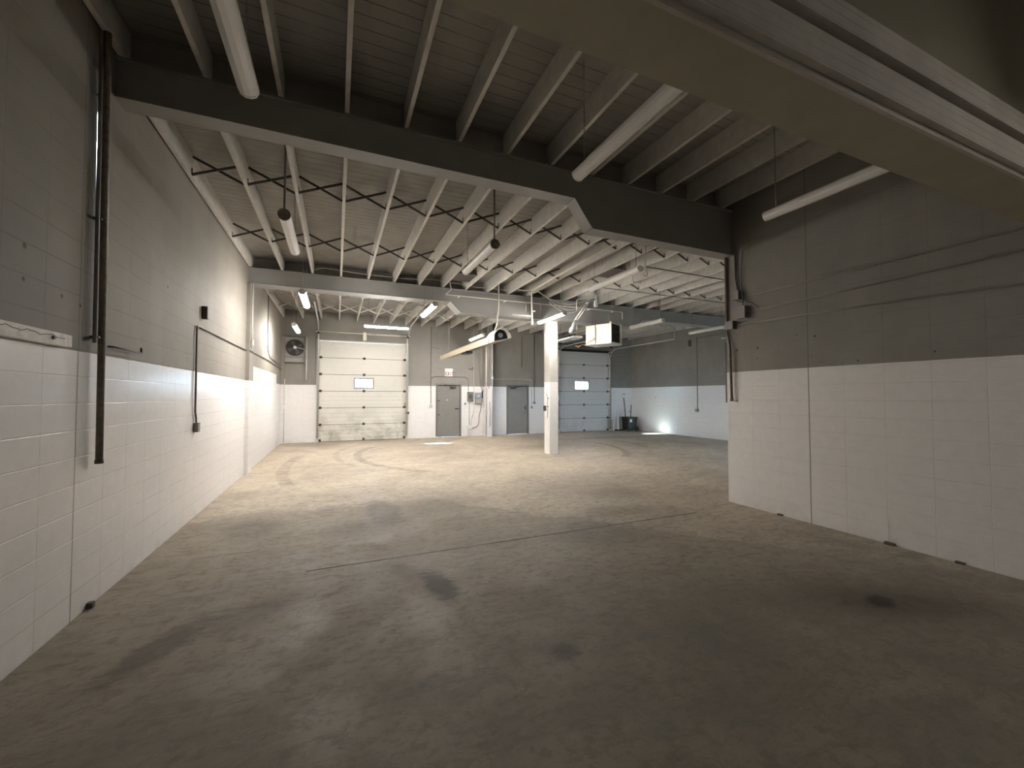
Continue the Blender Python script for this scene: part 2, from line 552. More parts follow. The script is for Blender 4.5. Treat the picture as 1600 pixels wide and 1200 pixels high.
# back wall with four openings
D1 = (-0.60, 2.52, 3.73)     # overhead door left
P1 = (3.78, 4.74, 2.14)      # man door left
P2 = (6.90, 7.86, 2.14)      # man door right
D2 = (9.45, 12.25, 3.80)     # overhead door right
w = MB()
cur = XL - .2
for a, b, h in (D1, P1, P2, D2):
    w.span((cur, YB, 0), (a, YB + .2, TOP))
    w.span((a, YB, h), (b, YB + .2, TOP))
    cur = b
w.span((cur, YB, 0), (XF + .2, YB + .2, TOP))
struct('wall_back', w, mB)
mP = block_wall('pier paint', 'X', 2.09, 0.07, None, joint=0.35)
struct('trim_1', MB().span((5.74, 16.02, 0), (5.98, YB, TOP)), mP)     # pier between the two back doors
struct('trim_2', MB().span((XL, 10.30, 0), (XL + .07, 10.75, 4.14)), mL)   # pilaster under the far beam
struct('trim_3', MB().span((XL, 16.42, 0), (XL + .10, YB, 4.45)), mL)
struct('ground_outside', MB().span((-14, YB + .3, -.25), (26, 46, -.05)), M['asphalt'])
struct('added_yard_ground', MB().span((XR + .45, -24, -.25), (36, YE - .45, -.05)), M['asphalt'])  # unseen ground added to cut sky light rising through the added window


# ------------------------------------------------------------------ doors
def overhead_door(name, x0, x1, h, win, dirty, hmat, back_track):
    root = MB()
    # guide angles at the jambs are the root mesh of the door frame
    y = YB - 0.02
    root.span((x0 - .09, YB - .07, 0), (x0 + .01, YB - .01, h + .05))
    root.span((x1 - .01, YB - .07, 0), (x1 + .09, YB - .01, h + .05))
    o = tag(root.build(name, M['joist'], at=(x0, YB, 0)), kind='structure')
    n = 6
    ph = h / n
    yy = YB + .03
    for i in range(n):
        z0, z1 = i * ph + .008, (i + 1) * ph - .008
        p = MB()
        if i == 3:
            wx0, wx1, wz0, wz1 = win
            p.span((x0, yy, z0), (wx0, yy + .045, z1))
            p.span((wx1, yy, z0), (x1, yy + .045, z1))
            p.span((wx0, yy, z0), (wx1, yy + .045, wz0))
            p.span((wx0, yy, wz1), (wx1, yy + .045, z1))
        else:
            p.span((x0, yy, z0), (x1, yy + .045, z1))
        # pressed ribs
        for k in (1, 2, 3):
            zz = z0 + (z1 - z0) * k / 4
            if i == 3 and wz0 - .03 < zz < wz1 + .03:
                continue
            p.span((x0 + .01, yy - .009, zz - .035), (x1 - .01, yy, zz + .035), bev=.004)
        pan = p.build('door_panel', hmat, o)
        if i == 3:
            fr = MB()
            t = .035
            for (a, b) in (((wx0 - t, wz0 - t), (wx1 + t, wz0)), ((wx0 - t, wz1), (wx1 + t, wz1 + t)),
                           ((wx0 - t, wz0), (wx0, wz1)), ((wx1, wz0), (wx1 + t, wz1))):
                fr.span((a[0], yy - .018, a[1]), (b[0], yy + .05, b[1]), bev=.004)
            fo = fr.build('window_frame', M['dark'], pan)
            MB().span((wx0, yy + .018, wz0), (wx1, yy + .026, wz1)).build('window_pane', M['glass'], pan)
        if i:
            MB().span((x0, yy + .012, z0 - .02), (x1, yy + .030, z0 + .004)).build('seam_shade', M['brace'], o)  # panel tongue coloured dark in place of the seam's shade
        if i < n:
            for hx in ((x0 + .05), (x0 + x1) / 2, (x1 - .05)):
                if i == 0:
                    MB().span((hx - .04, yy - .03, .02), (hx + .04, yy, .10), bev=.005).build('bottom_bracket', M['dark'], o)
                else:
                    hb = MB().span((hx - .045, yy - .022, z0 - .045), (hx + .045, yy, z0 + .045), bev=.005)
                    hb.tube([(hx - .05, yy - .025, z0), (hx + .05, yy - .025, z0)], .012, 8)
                    hb.build('hinge', M['dark'], o)
    # tracks
    for sx, xx in ((-1, x0 - .03), (1, x1 + .03)):
        t = MB()
        if back_track == 'slope':
            path = [(xx, YB - .10, 0.15), (xx, YB - .10, h + .22), (xx, YB - .9, h + .60), (xx, YB - 3.4, h + .72)]
        else:
            path = [(xx, YB - .10, 0.15), (xx, YB - .10, h - .12), (xx, YB - .45, h + .14), (xx, YB - 4.3, h + .14)]
        t.tube(path, .028, 6, round_=.25)
        t.build('track', M['galv'], o)
        for zz in [ph * k for k in range(1, n)]:
            MB().tube([(xx - .0, YB - .10, zz), (xx - sx * .09, YB - .02, zz)], .02, 8).build('roller', M['black'], o)
        if back_track != 'slope':
            MB().span((xx - .02, YB - 4.3, h + .14), (xx + .02, YB - 4.26, 4.5)).build('track_hanger', M['galv'], o)
    # torsion shaft with spring and drums
    if back_track == 'slope':
        zs = h + .30
        MB().tube([(x0 - .12, YB - .22, zs), (x1 + .12, YB - .22, zs)], .018, 10).build('torsion_shaft', M['pipe_w'], o)
        MB().tube([((x0 + x1) / 2 + .12, YB - .22, zs), (x1 - .25, YB - .22, zs)], .040, 12).build('torsion_spring', M['joist'], o)
        MB().span(((x0 + x1) / 2 - .06, YB - .24, h + .06), ((x0 + x1) / 2 + .06, YB - .0, zs + .06), bev=.01).build('centre_bracket', M['pipe_w'], o)
        MB().span((x0, YB - .02, h + .01), (x1, YB, h + .04)).build('header_strip', M['joist'], o)
    else:
        zs = h + .30
        MB().tube([(x0 - .12, YB - .22, zs), (x1 + .12, YB - .22, zs)], .018, 10).build('torsion_shaft', M['dark'], o)
        MB().tube([(x0 + .5, YB - .22, zs), (x1 - .5, YB - .22, zs)], .050, 12).build('torsion_spring', M['dark'], o)
        MB().span((x0 - .05, YB - .06, h - .02), (x1 + .05, YB - .01, h + .09)).build('header_strip', M['black'], o)  # black strip stands in for the shade along the header
        MB().span((x1 + .02, YB - .09, .1), (x1 + .09, YB - .03, h), bev=.005).build('jamb_seal', M['black'], o)
    for xx in (x0 - .03, x1 + .03):
        MB().tube([(xx - .03, YB - .22, zs), (xx + .03, YB - .22, zs)], .085, 16).build('cable_drum', M['dark'], o)
    MB().span((x0, YB + .02, 0), (x1, YB + .09, .012)).build('bottom_seal', M['black'], o)
    return o


def door_paint(name, col, soil):
    m = bpy.data.materials.new(name)
    m.use_nodes = True
    q = NT(m)
    b = q.N['Principled BSDF']
    g = q.new('ShaderNodeNewGeometry')
    P = g.outputs['Position']
    sp = q.new('ShaderNodeSeparateXYZ')
    q.put(sp.inputs[0], P)
    n = q.noise(P, 1.6, 7, 0.65, 0.5)
    k = q.math('MULTIPLY', q.ramp(sp.outputs[2], 0.1, 1.5, 1.0, 0.0), q.ramp(n, 0.42, 0.72))
    c = q.mix(q.math('MULTIPLY', k, soil), col, (0.20, 0.17, 0.12))
    c = q.mix(q.ramp(q.noise(P, 5.0, 5), 0.45, 0.8, 0.0, 0.12), c, (0.4, 0.37, 0.3))
    q.put(b.inputs['Base Color'], c)
    b.inputs['Roughness'].default_value = 0.42
    return m


overhead_door('door_1', D1[0], D1[1], D1[2], (0.64, 1.27, 2.01, 2.33), True, door_paint('left overhead door paint', (0.68, 0.665, 0.61), 0.75), 'slope')
overhead_door('door_2', D2[0], D2[1], D2[2], (10.36, 11.10, 2.02, 2.37), False, door_paint('right overhead door paint', (0.55, 0.56, 0.56), 0.3), 'flat')
# pull latch and rope stop at the right jamb of the left overhead door
o1 = bpy.data.objects['door_1']
MB().box((2.50, YB - .03, 1.35), (.07, .06, .14), bev=.01).build('side_lock', M['straw'], o1)
MB().box((2.58, YB - .09, 1.02), (.13, .05, .09), bev=.01).build('side_lock', M['dark'], o1)


def man_door(name, x0, x1, h, handle_right, peep):
    f = MB()
    t = .055
    f.span((x0 - t, YB - .025, 0), (x0 + .01, YB + .12, h + t))
    f.span((x1 - .01, YB - .025, 0), (x1 + t, YB + .12, h + t))
    f.span((x0 + .01, YB - .025, h - .005), (x1 - .01, YB + .12, h + t))
    o = tag(f.build(name, M['trim'], at=(x0, YB, 0)), kind='structure')
    lf = MB().span((x0 + .015, YB + .02, .015), (x1 - .015, YB + .065, h - .012), bev=.003).build('door_leaf', M['doorg'], o)
    hx = x1 - .10 if handle_right else x0 + .10
    s = -1 if handle_right else 1
    k = MB()
    if name == 'door_3':
        k.box((hx - .02, YB + .01, 1.16), (.16, .03, .05), bev=.01).tube([(hx, YB + .01, 1.16), (hx, YB - .05, 1.16), (hx + s * .12, YB - .05, 1.16)], .010, 8)
        k.build('door_handle', M['dark'], lf)
        for zz in (1.50, .92):
            MB().box((x0 + .06, YB + .0, zz), (.10, .03, .035), bev=.006).build('hinge', M['dark'], lf)
        MB().tube([(4.20, YB + .03, 1.52), (4.20, YB + .008, 1.52)], .022, 12).build('peephole', M['white'], lf)
    else:
        k.box((hx, YB + .01, 1.16), (.045, .03, .20), bev=.01).tube([(hx, YB + .01, 1.18), (hx, YB - .05, 1.18), (hx - .10, YB - .05, 1.18)], .011, 8)
        k.build('door_handle', M['dark'], lf)
        MB().box((hx, YB + .01, .96), (.03, .02, .04), bev=.006).build('keyhole_plate', M['dark'], lf)
    cb = x0 + .26 if name == 'door_4' else x1 - .30
    c = MB().box((cb, YB - .01, h - .10), (.26, .06, .06), bev=.01)
    c.build('door_closer', M['black'] if name == 'door_4' else M['dark'], lf)
    MB().tube([(cb, YB - .04, h - .08), (cb - .22, YB - .24, h - .05), (cb - .34, YB - .03, h + .02)] if name == 'door_3' else
              [(cb, YB - .04, h - .08), (cb + .20, YB - .22, h - .05), (cb + .34, YB - .03, h + .02)], .010, 8).build('closer_arm', M['dark'], lf)
    MB().span((x0 + .005, YB + .02, h - .04), (x1 - .005, YB + .10, h + .01)).build('weather_strip', M['black'], o)
    MB().span((x0 + .005, YB + .07, 0), (x0 + .04, YB + .10, h)).build('door_stop', M['trim'], o)
    MB().span((x1 - .04, YB + .07, 0), (x1 - .005, YB + .10, h)).build('door_stop', M['trim'], o)
    MB().span((x0, YB - .04, 0), (x1, YB + .1, .012)).build('threshold', M['galv'], o)


man_door('door_3', P1[0], P1[1], P1[2], True, True)
man_door('door_4', P2[0], P2[1], P2[2], True, False)

# ------------------------------------------------------------------ beams
ORD = ['first', 'second', 'third', 'fourth', 'fifth', 'sixth', 'seventh', 'eighth', 'ninth', 'tenth', 'eleventh', 'twelfth', 'thirteenth',
       'fourteenth', 'fifteenth', 'sixteenth', 'seventeenth', 'eighteenth', 'nineteenth', 'twentieth', 'twenty-first', 'twenty-second',
       'twenty-third', 'twenty-fourth', 'twenty-fifth', 'twenty-sixth', 'twenty-seventh']


def haunched_beam(name, y0, y1, top, low, deep, xa, xb, h0, h1, label, m):
    """I beam along X; flanges wide, web thin, deeper between h0 and h1"""
    r = thing(name, ((xa + xb) / 2, (y0 + y1) / 2, low), label, 'beam', 'steel roof beams')
    ym = (y0 + y1) / 2
    pts = [(xa, top), (xb, top)]
    lo = [(xb, low)] if h1 < xb else [(xb, deep)]
    if h1 < xb:
        lo += [(h1 + .27, low), (h1, deep)]
    lo += [(h0, deep), (h0 - .27, low), (xa, low)]
    prof = [(xa, top)] + [(xb, top)] + lo
    ft = .02
    MB().prism(prof, (0, y0 + .035, 0), (1, 0, 0), (0, 0, 1), (0, y1 - y0 - .07, 0)).build('web', m, r)
    MB().span((xa, y0, top - ft), (xb, y1, top)).build('top_flange', m, r)
    seg = lo[::-1]
    for (a, b) in zip(seg[:-1], seg[1:]):
        d = Vector((b[0] - a[0], 0, b[1] - a[1]))
        nrm = Vector((d.z, 0, -d.x)).normalized() * ft
        MB().prism([(a[0], a[1]), (b[0], b[1]), (b[0] + nrm.x, b[1] + nrm.z), (a[0] + nrm.x, a[1] + nrm.z)], (0, y0, 0), (1, 0, 0), (0, 0, 1), (0, y1 - y0, 0)).build('bottom_flange', m, r)
    return r


haunched_beam('steel_beam', 4.54, 4.75, 4.64, 4.295, 3.935, XL, XR + .02, 3.12, 99,
              'dark grey deep steel beam crossing overhead, ending on the right block wall', M['steel'])
haunched_beam('steel_beam', 10.38, 10.80, 4.497, 4.16, 3.90, XL + .0, XF, 2.98, 8.75,
              'light grey steel beam in mid room resting on the white column', M['steel'])
r = thing('header_beam', (2, 1.35, 3.2), 'olive underside header beam crossing the upper right corner nearest the camera', 'beam', 'steel roof beams')
MB().span((XL, 1.19, 3.2), (XR, 1.5, 3.24)).build('soffit_plate', M['olive'], r)
MB().span((XL, 1.22, 3.24), (XR, 1.47, 4.642)).build('web', M['olive'], r)
MB().span((XL, 1.15, 3.235), (XR, 1.22, 3.40)).build('lower_rail', M['cleats'], r)
MB().span((XL, 1.13, 3.44), (XR, 1.22, 3.58)).build('upper_rail', M['cleats'], r)
MB().span((XL, 1.185, 3.198), (XR, 1.205, 3.235)).build('edge_angle', M['ribs'], r)

# ------------------------------------------------------------------ joists and bridging
JX = [-1.76 + 0.609 * k for k in range(26)]
JX = [x for x in JX if x < XF - .05]
JB = 4.5


def joist(x, y0, y1, zb, zt, label, group):
    o = MB().span((x - .021, y0, zb), (x + .021, y1, zt)).build('roof_joist', M['joist'])
    tag(o, label, 'joist', group)


for k, x in enumerate(JX):
    if x < XR - .03:
        joist(x, -3.15, 4.655, 4.642, TOP1, 'unlit roof joist, %s from the left wall, on the camera side of the dark beam' % ORD[k], 'joists above the camera bay')
    joist(x, 4.725 if x < XR + .1 else YE + .025, 10.70, JB, TOP, 'white roof joist, %s from the left wall, between the two big beams' % ORD[k], 'joists in the middle bay')
    joist(x, 10.72, YB - .01, JB, TOP, 'white roof joist, %s from the left wall, in the far bay by the doors' % ORD[k], 'joists in the far bay')
# blocking above the far beam
for k in range(len(JX) - 1):
    o = MB().span((JX[k] + .022, 10.66, JB + .005), (JX[k + 1] - .022, 10.70, TOP - .005)).build('blocking_board', M['deck'])
    tag(o, 'grey blocking board over the far beam, between the %s and %s joists' % (ORD[k], ORD[k + 1]), 'board', 'blocking above the far beam')


def bridging(k, y, m, zb, row, group, strap=.030, rod=False):
    x0, x1 = JX[k] + .021, JX[k + 1] - .021
    yj = y + random.uniform(-.02, .02)
    r = thing('cross_brace', ((x0 + x1) / 2, yj, zb), '%s between %s and %s joists from left' % (row, ORD[k], ORD[k + 1]), 'brace', group)
    for s, dy in ((1, -.012), (-1, .012)):
        za, zc = (zb + .015, TOP - .03) if s > 0 else (TOP - .03, zb + .015)
        b = MB()
        L = math.hypot(x1 - x0, zc - za)
        ang = math.atan2(zc - za, x1 - x0)
        b.box(((x0 + x1) / 2, yj + dy, (za + zc) / 2), (L, .018, strap), ry=-ang)
        # bent tab down onto the joist face
        b.box((x0 + .006 if s > 0 else x1 - .006, yj + dy, zb + .055), (.006, .022, .09))
        b.build('strap', m, r)


for k in range(len(JX) - 1):
    bridging(k, 6.38, M['brace'], JB, 'dark cross brace, nearer row of middle bay,', 'cross braces nearer the camera')
    bridging(k, 8.60, M['brace'], JB, 'dark cross brace, farther row of middle bay,', 'cross braces nearer the far beam')
    bridging(k, 12.9, M['brace_w'], JB, 'white cross brace, row just beyond far beam,', 'white cross braces of the far bay')
    if k < 12:
        bridging(k, 14.8, M['brace_w'], JB, 'white cross brace, row nearest back wall,', 'white cross braces by the back wall')


# ------------------------------------------------------------------ strip lights
def strip_light(loc, length, lit, label, along='Y', stem=False):
    x, y0, z = loc
    r = thing('strip_light', (x, y0, z), label, 'light', 'suspended strip lights')
    def P(u, v, w):      # u across, v along, w up
        return (x + u, y0 + v, z + w) if along == 'Y' else (x + v, y0 + u, z + w)
    W = .062
    prof = [(-W, .0), (-W * .8, -.028), (-W * .3, -.045), (W * .3, -.045), (W * .8, -.028), (W, 0)]
    ax = (1, 0, 0) if along == 'Y' else (0, 1, 0)
    al = (0, 1, 0) if along == 'Y' else (1, 0, 0)
    top = TOP1 if y0 + length < 4.6 else TOP
    prof2 = [(-W - .004, .0), (-W - .004, .028), (-W * .5, .06), (W * .5, .06), (W + .004, .028), (W + .004, 0)]
    hs = MB().prism(prof2, P(0, 0, .045), ax, (0, 0, 1), Vector(al) * length).build('housing', M['white'], r)
    MB().prism(prof, P(0, .02, .045), ax, (0, 0, 1), Vector(al) * (length - .04)).build('lamp_lens', M['lamp_fill'] if lit == 2 else M['lamp'] if lit else M['lens_off'], hs)
    for v in (0.0, length - .02):
        MB().prism([(-W - .003, .0), (-W * .8, -.032), (-W * .3, -.049), (W * .3, -.049), (W * .8, -.032), (W + .003, 0)], P(0, v, .045), ax, (0, 0, 1), Vector(al) * .02).build('end_cap', M['dark'] if stem and v == 0 else M['white'], hs)
    if stem:
        p = P(0, -.01, .045)
        MB().tube([p, (p[0], p[1] + .03, p[2])], .070, 16).build('end_knob', M['pipe_d'], hs)
    for v in ((.03,) if stem else ()) + (.12, length - .12)[1 if stem else 0:]:
        p = P(0, v, .10)
        c = MB()
        n = int((top - p[2]) / .045)
        c.tube([p, (p[0], p[1], top)], .013 if stem and v < .1 else .0045, 6)
        for i in range(0 if stem and v < .1 else n):
            zc = p[2] + .02 + i * .045
            c.box((p[0], p[1], zc), (.014 if i % 2 else .006, .006 if i % 2 else .014, .03))
        c.build('stem' if stem and v < .1 else 'chain', M['pipe_d'] if stem and v < .1 else M['wire'], r)
    return r


strip_light((-1.10, 12.66, 3.60), 1.38, True, 'lit strip light hanging just in front of the wall fan')
strip_light((-0.62, 8.60, 3.60), 1.35, True, 'lit strip light in front of the left end of the far beam')
strip_light((0.75, 13.30, 3.80), 1.35, True, 'lit strip light hung crosswise above the left overhead door', along='X')
strip_light((1.92, 8.65, 3.60), 1.35, True, 'lit strip light in front of the far beam, left of the tube heater')
strip_light((4.78, 13.75, 3.83), 1.5, True, 'lit strip light behind the tube heater, above the grey exit door')
strip_light((5.25, 8.90, 3.72), 1.40, True, 'lit strip light touching the view of the white column top')
strip_light((-0.60, 2.10, 3.80), 1.26, False, 'unlit strip light on the camera side of the dark beam, left one')
strip_light((-0.60, 5.50, 3.80), 1.40, False, 'unlit strip light hanging near the left wall beyond the dark beam', stem=True)
strip_light((2.05, 5.40, 3.80), 1.45, False, 'unlit strip light hanging mid ceiling beyond the dark beam', stem=True)
strip_light((4.95, 5.75, 3.90), 1.55, False, 'unlit strip light behind the deeper part of the dark beam')
strip_light((8.55, 9.00, 3.80), 1.40, False, 'unlit strip light to the right of the cream unit heater')
strip_light((11.15, 9.10, 3.80), 1.40, False, 'unlit strip light farthest right, before the far right wall')
strip_light((2.16, 1.90, 3.80), 1.50, False, 'big unlit strip light near the camera, hanging below the dark joists')
strip_light((4.62, 1.75, 3.74), 1.45, False, 'unlit strip light near the camera beside the right block wall')

strip_light((4.40, -1.30, 3.90), 1.35, 2, 'added fill strip light, unseen behind the camera')  # fill lamp added out of view to brighten header beam and near floor


# ------------------------------------------------------------------ column
r = thing('support_column', (5.79, 10.62, 0), 'square white column with grey upper half holding up the far beam', 'column')
mC = block_wall('column paint', 'X', 2.09, 0.07, None, white=(0.78, 0.755, 0.71), grey=(0.44, 0.425, 0.385), joint=0.0)
MB().span((5.65, 10.44, 0), (5.93, 10.78, 3.878), bev=.012).build('shaft', mC, r)
MB().span((5.60, 10.40, 3.865), (5.98, 10.82, 3.879)).build('cap_plate', M['steel'], r)
MB().span((5.60, 10.66, 1.25), (5.65, 10.74, 1.40), bev=.006).build('switch_box', M['dark'], r)
MB().box((5.96, 10.55, 1.62), (.06, .10, .14), bev=.008).build('outlet_box', M['white'], r)
MB().box((5.955, 10.55, 1.37), (.05, .08, .12), bev=.008).build('outlet_box', M['white'], r)
MB().tube([(5.641, 10.60, 1.75), (5.64, 10.54, 1.60), (5.64, 10.58, 1.40), (5.64, 10.54, 1.20), (5.64, 10.57, 1.05)], .006, 6).build('loose_cord', M['brace'], r)
for zz in (1.62, 1.38):
    MB().tube([(5.65, 10.52, zz), (5.625, 10.52, zz)], .014, 8).build('bolt', M['brace'], r)


# ------------------------------------------------------------------ tube heater
r = thing('tube_heater', (3.55, 12.0, 3.0), 'long peach coloured radiant tube heater with open black end, hung aslant', 'heater')
ya, yb = 9.40, 15.2
hood = [(-.02, 0), (-.02, .16), (.03, .205), (.10, .235), (.18, .245), (.26, .235), (.32, .205), (.36, .15), (.37, .09)]
inner = [(a * .93 + .012, b * .93 - .0) for a, b in hood][::-1]
o0 = (3.58, ya, 3.03)
MB().prism(hood + inner, (o0[0], ya + .5, o0[2]), (1, 0, 0), (0, 0, 1), (0, yb - ya - .5, 0)).build('reflector_hood', M['hood'], r)
ring_o = [(-.03, 0), (-.03, .17), (.01, .25), (.08, .31), (.17, .335), (.26, .31), (.33, .25), (.38, .16), (.40, .10)]
ring_i = [(a * .95 + .008, b * .95) for a, b in ring_o][::-1]
MB().prism(ring_o + ring_i, (o0[0] - .005, ya, o0[2]), (1, 0, 0), (0, 0, 1), (0, .52, 0)).build('end_hood', M['white'], r)
MB().prism([(.0, .02), (.0, .16), (.04, .24), (.10, .29), (.17, .31), (.24, .29), (.30, .24), (.34, .16), (.35, .10)], (o0[0], ya + .06, o0[2]), (1, 0, 0), (0, 0, 1), (0, .03, 0)).build('end_plate', M['black'], r)
MB().tube([(o0[0] + .14, ya + .02, 3.19), (o0[0] + .14, yb - .2, 3.19)], .05, 14).build('burner_tube', M['dark'], r)
MB().tube([(o0[0] + .14, ya + .03, 3.19), (o0[0] + .14, ya - .0, 3.19)], .062, 16).build('tube_collar', M['blueg'], r)
MB().tube([(o0[0] + .0, ya - .02, 3.26), (o0[0] + .05, ya - .03, 3.33), (o0[0] + .16, ya - .04, 3.38), (o0[0] + .28, ya - .03, 3.34), (o0[0] + .37, ya - .02, 3.22), (o0[0] + .40, ya - .0, 3.12)], .011, 8).build('arched_cable', M['pipe_w'], r)
MB().tube([(o0[0] + .36, ya - .02, 3.26), (o0[0] + .41, ya - .02, 3.14)], .016, 8).build('rim_rod', M['pipe_w'], r)
MB().box((o0[0] - .04, ya + .42, 3.12), (.03, .10, .2), bev=.005).build('hood_clamp', M['galv'], r)
MB().box((o0[0] - .04, ya + .30, 3.16), (.03, .06, .1), bev=.005).build('hood_clamp', M['galv'], r)
MB().box((o0[0] + .12, 12.2, 3.02), (.22, .5, .07), bev=.01).build('shutter_box', M['black'], r)
MB().tube([(o0[0] + .02, ya + .2, 3.28), (o0[0] + .12, ya + .2, 3.48), (o0[0] + .17, ya + .2, 3.90), (o0[0] + .17, ya + .2, TOP)], .012, 6).build('suspension_rod', M['pipe_w'], r)
MB().tube([(o0[0] + .13, ya + .35, 3.34), (o0[0] + .19, ya + .35, 3.9), (o0[0] + .19, ya + .35, TOP)], .008, 6).build('suspension_rod', M['wire'], r)
MB().tube([(o0[0] + .17, 14.6, 3.34), (o0[0] + .17, 14.6, TOP)], .008, 6).build('suspension_rod', M['wire'], r)

# ------------------------------------------------------------------ unit heater
A = math.radians(62)
ux = Vector((math.sin(A), math.cos(A), 0))            # across the louvred face
uy = Vector((-math.cos(A), math.sin(A), 0))           # along the side, away from the camera
c0 = Vector((7.23, 9.69, 3.22))
r = thing('unit_heater', tuple(c0 + ux * .35 + uy * .4), 'cream ceiling hung unit heater with black louvred front, right of the column', 'heater')


def hp(a, b, c):
    return tuple(c0 + ux * a + uy * b + Vector((0, 0, c)))


rz = math.atan2(ux.y, ux.x)
MB().box(hp(.36, .41, .285), (.70, .78, .57), rz=rz, bev=.012).build('casing', M['cream'], r)
MB().box(hp(.36, .41, -.008), (.74, .84, .016), rz=rz).build('bottom_tray', M['white'], r)
fr = MB()
fr.box(hp(.36, -.005, .60), (.74, .05, .03), rz=rz).box(hp(.005, -.005, .30), (.02, .05, .60), rz=rz)
fr.box(hp(.67, -.005, .30), (.09, .05, .60), rz=rz).box(hp(.36, -.005, .02), (.74, .05, .03), rz=rz)
fr.build('louvre_frame', M['cream'], r)
MB().box(hp(.32, -.001 + .012, .30), (.60, .01, .54), rz=rz).build('front_opening', M['black'], r)
for i in range(7):
    MB().box(hp(.32, -.012, .07 + i * .08), (.59, .05, .006), rz=rz, rx=.5).build('louvre', M['dark'], r)
MB().box(hp(-.004, .47, .30), (.008, .018, .60), rz=rz).build('panel_seam', M['brace'], r)
MB().tube([hp(-.012, .47, .60), hp(-.016, .47, .18), hp(-.03, .75, .02), hp(-.1, .98, -.02)], .009, 6).build('strap', M['rope'], r)
MB().tube([hp(-.1, .92, -.02), hp(-.08, 1.0, -.07), hp(-.14, 1.02, -.03), hp(-.06, 1.1, -.02)], .016, 6).build('strap_end', M['rope'], r)
for a, b in ((.15, .12), (.55, .12), (.15, .70), (.55, .70)):
    p = hp(a, b, .60)
    MB().tube([p, (p[0], p[1], TOP)], .006, 6).build('hanger_rod', M['wire'], r)

# flue of the unit heater
r = thing('flue_pipe', (6.60, 9.5, 4.2), 'short galvanised flue pipe with a slanting leg above the unit heater', 'pipe')
MB().tube([(6.60, 9.5, 4.16), (6.60, 9.5, TOP)], .055, 14).build('vertical_duct', M['galv'], r)
MB().tube([(6.60, 9.5, 4.36), (6.42, 9.52, 4.33), (6.33, 9.55, 4.24)], .045, 12, round_=.08).build('elbow', M['galv'], r)
MB().tube([(6.35, 9.55, 4.27), (6.08, 9.8, 3.78)], .014, 8).build('slanting_rod', M['pipe_w'], r)
MB().tube([(6.41, 9.55, 4.25), (6.14, 9.8, 3.76)], .014, 8).build('slanting_rod', M['pipe_w'], r)
MB().tube([(6.10, 9.72, 3.79), (6.05, 9.72, 3.70), (5.94, 9.72, 3.49), (5.94, 9.74, 3.43)], [.03, .055, .062, .05], 14).build('silver_cowl', M['galv'], r)
MB().tube([(6.12, 9.72, 3.86), (6.12, 9.72, 3.52)], .016, 8).build('drop_pipe', M['pipe_w'], r)


# ------------------------------------------------------------------ pipes and conduits
def pipe(name, pts, rad, m, label, cat='pipe', group=None, round_=.06, n=8):
    o = MB().tube(pts, rad, n, round_=round_).build(name, m)
    return tag(o, label, cat, group)


def box_on(name, c, s, m, label, cat='box', group=None, bev=.006):
    o = MB().box(c, s, bev=bev).build(name, m)
    return tag(o, label, cat, group)


xw = XL + .035
r = thing('riser_pipe', (xw, 4.40, 1.14), 'thick dark open ended pipe running down the left wall', 'pipe')
MB().tube([(xw + .02, 4.34, 1.15), (xw + .02, 4.285, 4.56), (xw + .02, 4.285, 4.64)], .0235, 12).build('pipe_shaft', M['pipe_d'], r)
MB().tube([(xw + .02, 4.34, 1.14), (xw + .02, 4.34, 1.17)], .028, 12).build('pipe_end', M['brace'], r)
MB().tube([(xw + .005, 4.255, 2.10), (xw + .005, 4.225, 4.60)], .014, 8).build('side_conduit', M['pipe'], r)
for zz in (2.15, 3.1, 4.1):
    MB().box((xw - .005, 4.30, zz), (.055, .07, .02), bev=.004).build('pipe_strap', M['pipe'], r)

r = thing('outlet_conduit', (XL + .02, 6.90, 1.25), 'thin conduit on the left wall dropping from a bend to an outlet box', 'conduit')
MB().tube([(XL + .02, 10.28, 2.665), (XL + .02, 6.88, 2.655), (XL + .02, 6.88, 1.45), (XL + .02, 6.93, 1.38), (XL + .02, 6.93, 1.30)], .0125, 8, round_=.07).build('conduit_run', M['pipe_d'], r)
MB().box((XL + .03, 6.93, 1.25), (.055, .10, .13), bev=.006).build('outlet_box', M['pipe'], r)
pipe('conduit', [(XL + .085, 10.30, 2.665), (XL + .085, 10.74, 2.665), (XL + .02, 10.84, 2.70), (XL + .02, 13.2, 2.70), (XL + .02, 16.35, 2.63)], .0125, M['pipe'], 'conduit crossing the left pilaster towards the corner with the fan', 'conduit')
pipe('conduit', [(XL + .02, 13.15, JB), (XL + .02, 13.15, 2.98), (XL + .02, 13.5, 2.82), (XL + .02, 15.9, 2.72)], .012, M['pipe'], 'conduit curving down the left wall beyond the far beam', 'conduit', round_=.2)
pipe('conduit', [(XL + .10, 10.36, 2.7), (XL + .10, 10.36, 4.16)], .013, M['joist'], 'pale vertical conduit on the left pilaster under the far beam', 'conduit')
box_on('junction_box', (XL + .10, 10.40, 2.84), (.05, .08, .13), M['joist'], 'small pale box on the left pilaster above a conduit')
box_on('wall_box', (XL + .035, 7.20, 2.89), (.07, .09, .18), M['brace'], 'small dark box high on the left wall above the outlet conduit')
r = MB().tube([(XL + .012, 4.53, 2.10), (XL + .045, 4.56, 2.10), (XL + .045, 5.08, 2.10), (XL + .045, 5.08, 2.15)], .009, 8).build('bracket_rod', M['brace'])
tag(r, 'thin dark bracket rod on the left wall just above the white paint', 'rod')
r = thing('ledge_board', (XL + .05, 3.0, 2.02), 'rough white chipped ledge board on the left wall', 'board')
lb = MB().span((XL, 1.6, 2.025), (XL + .05, 3.94, 2.115), bev=.006)
lb.build('board', M['stucco'], r)
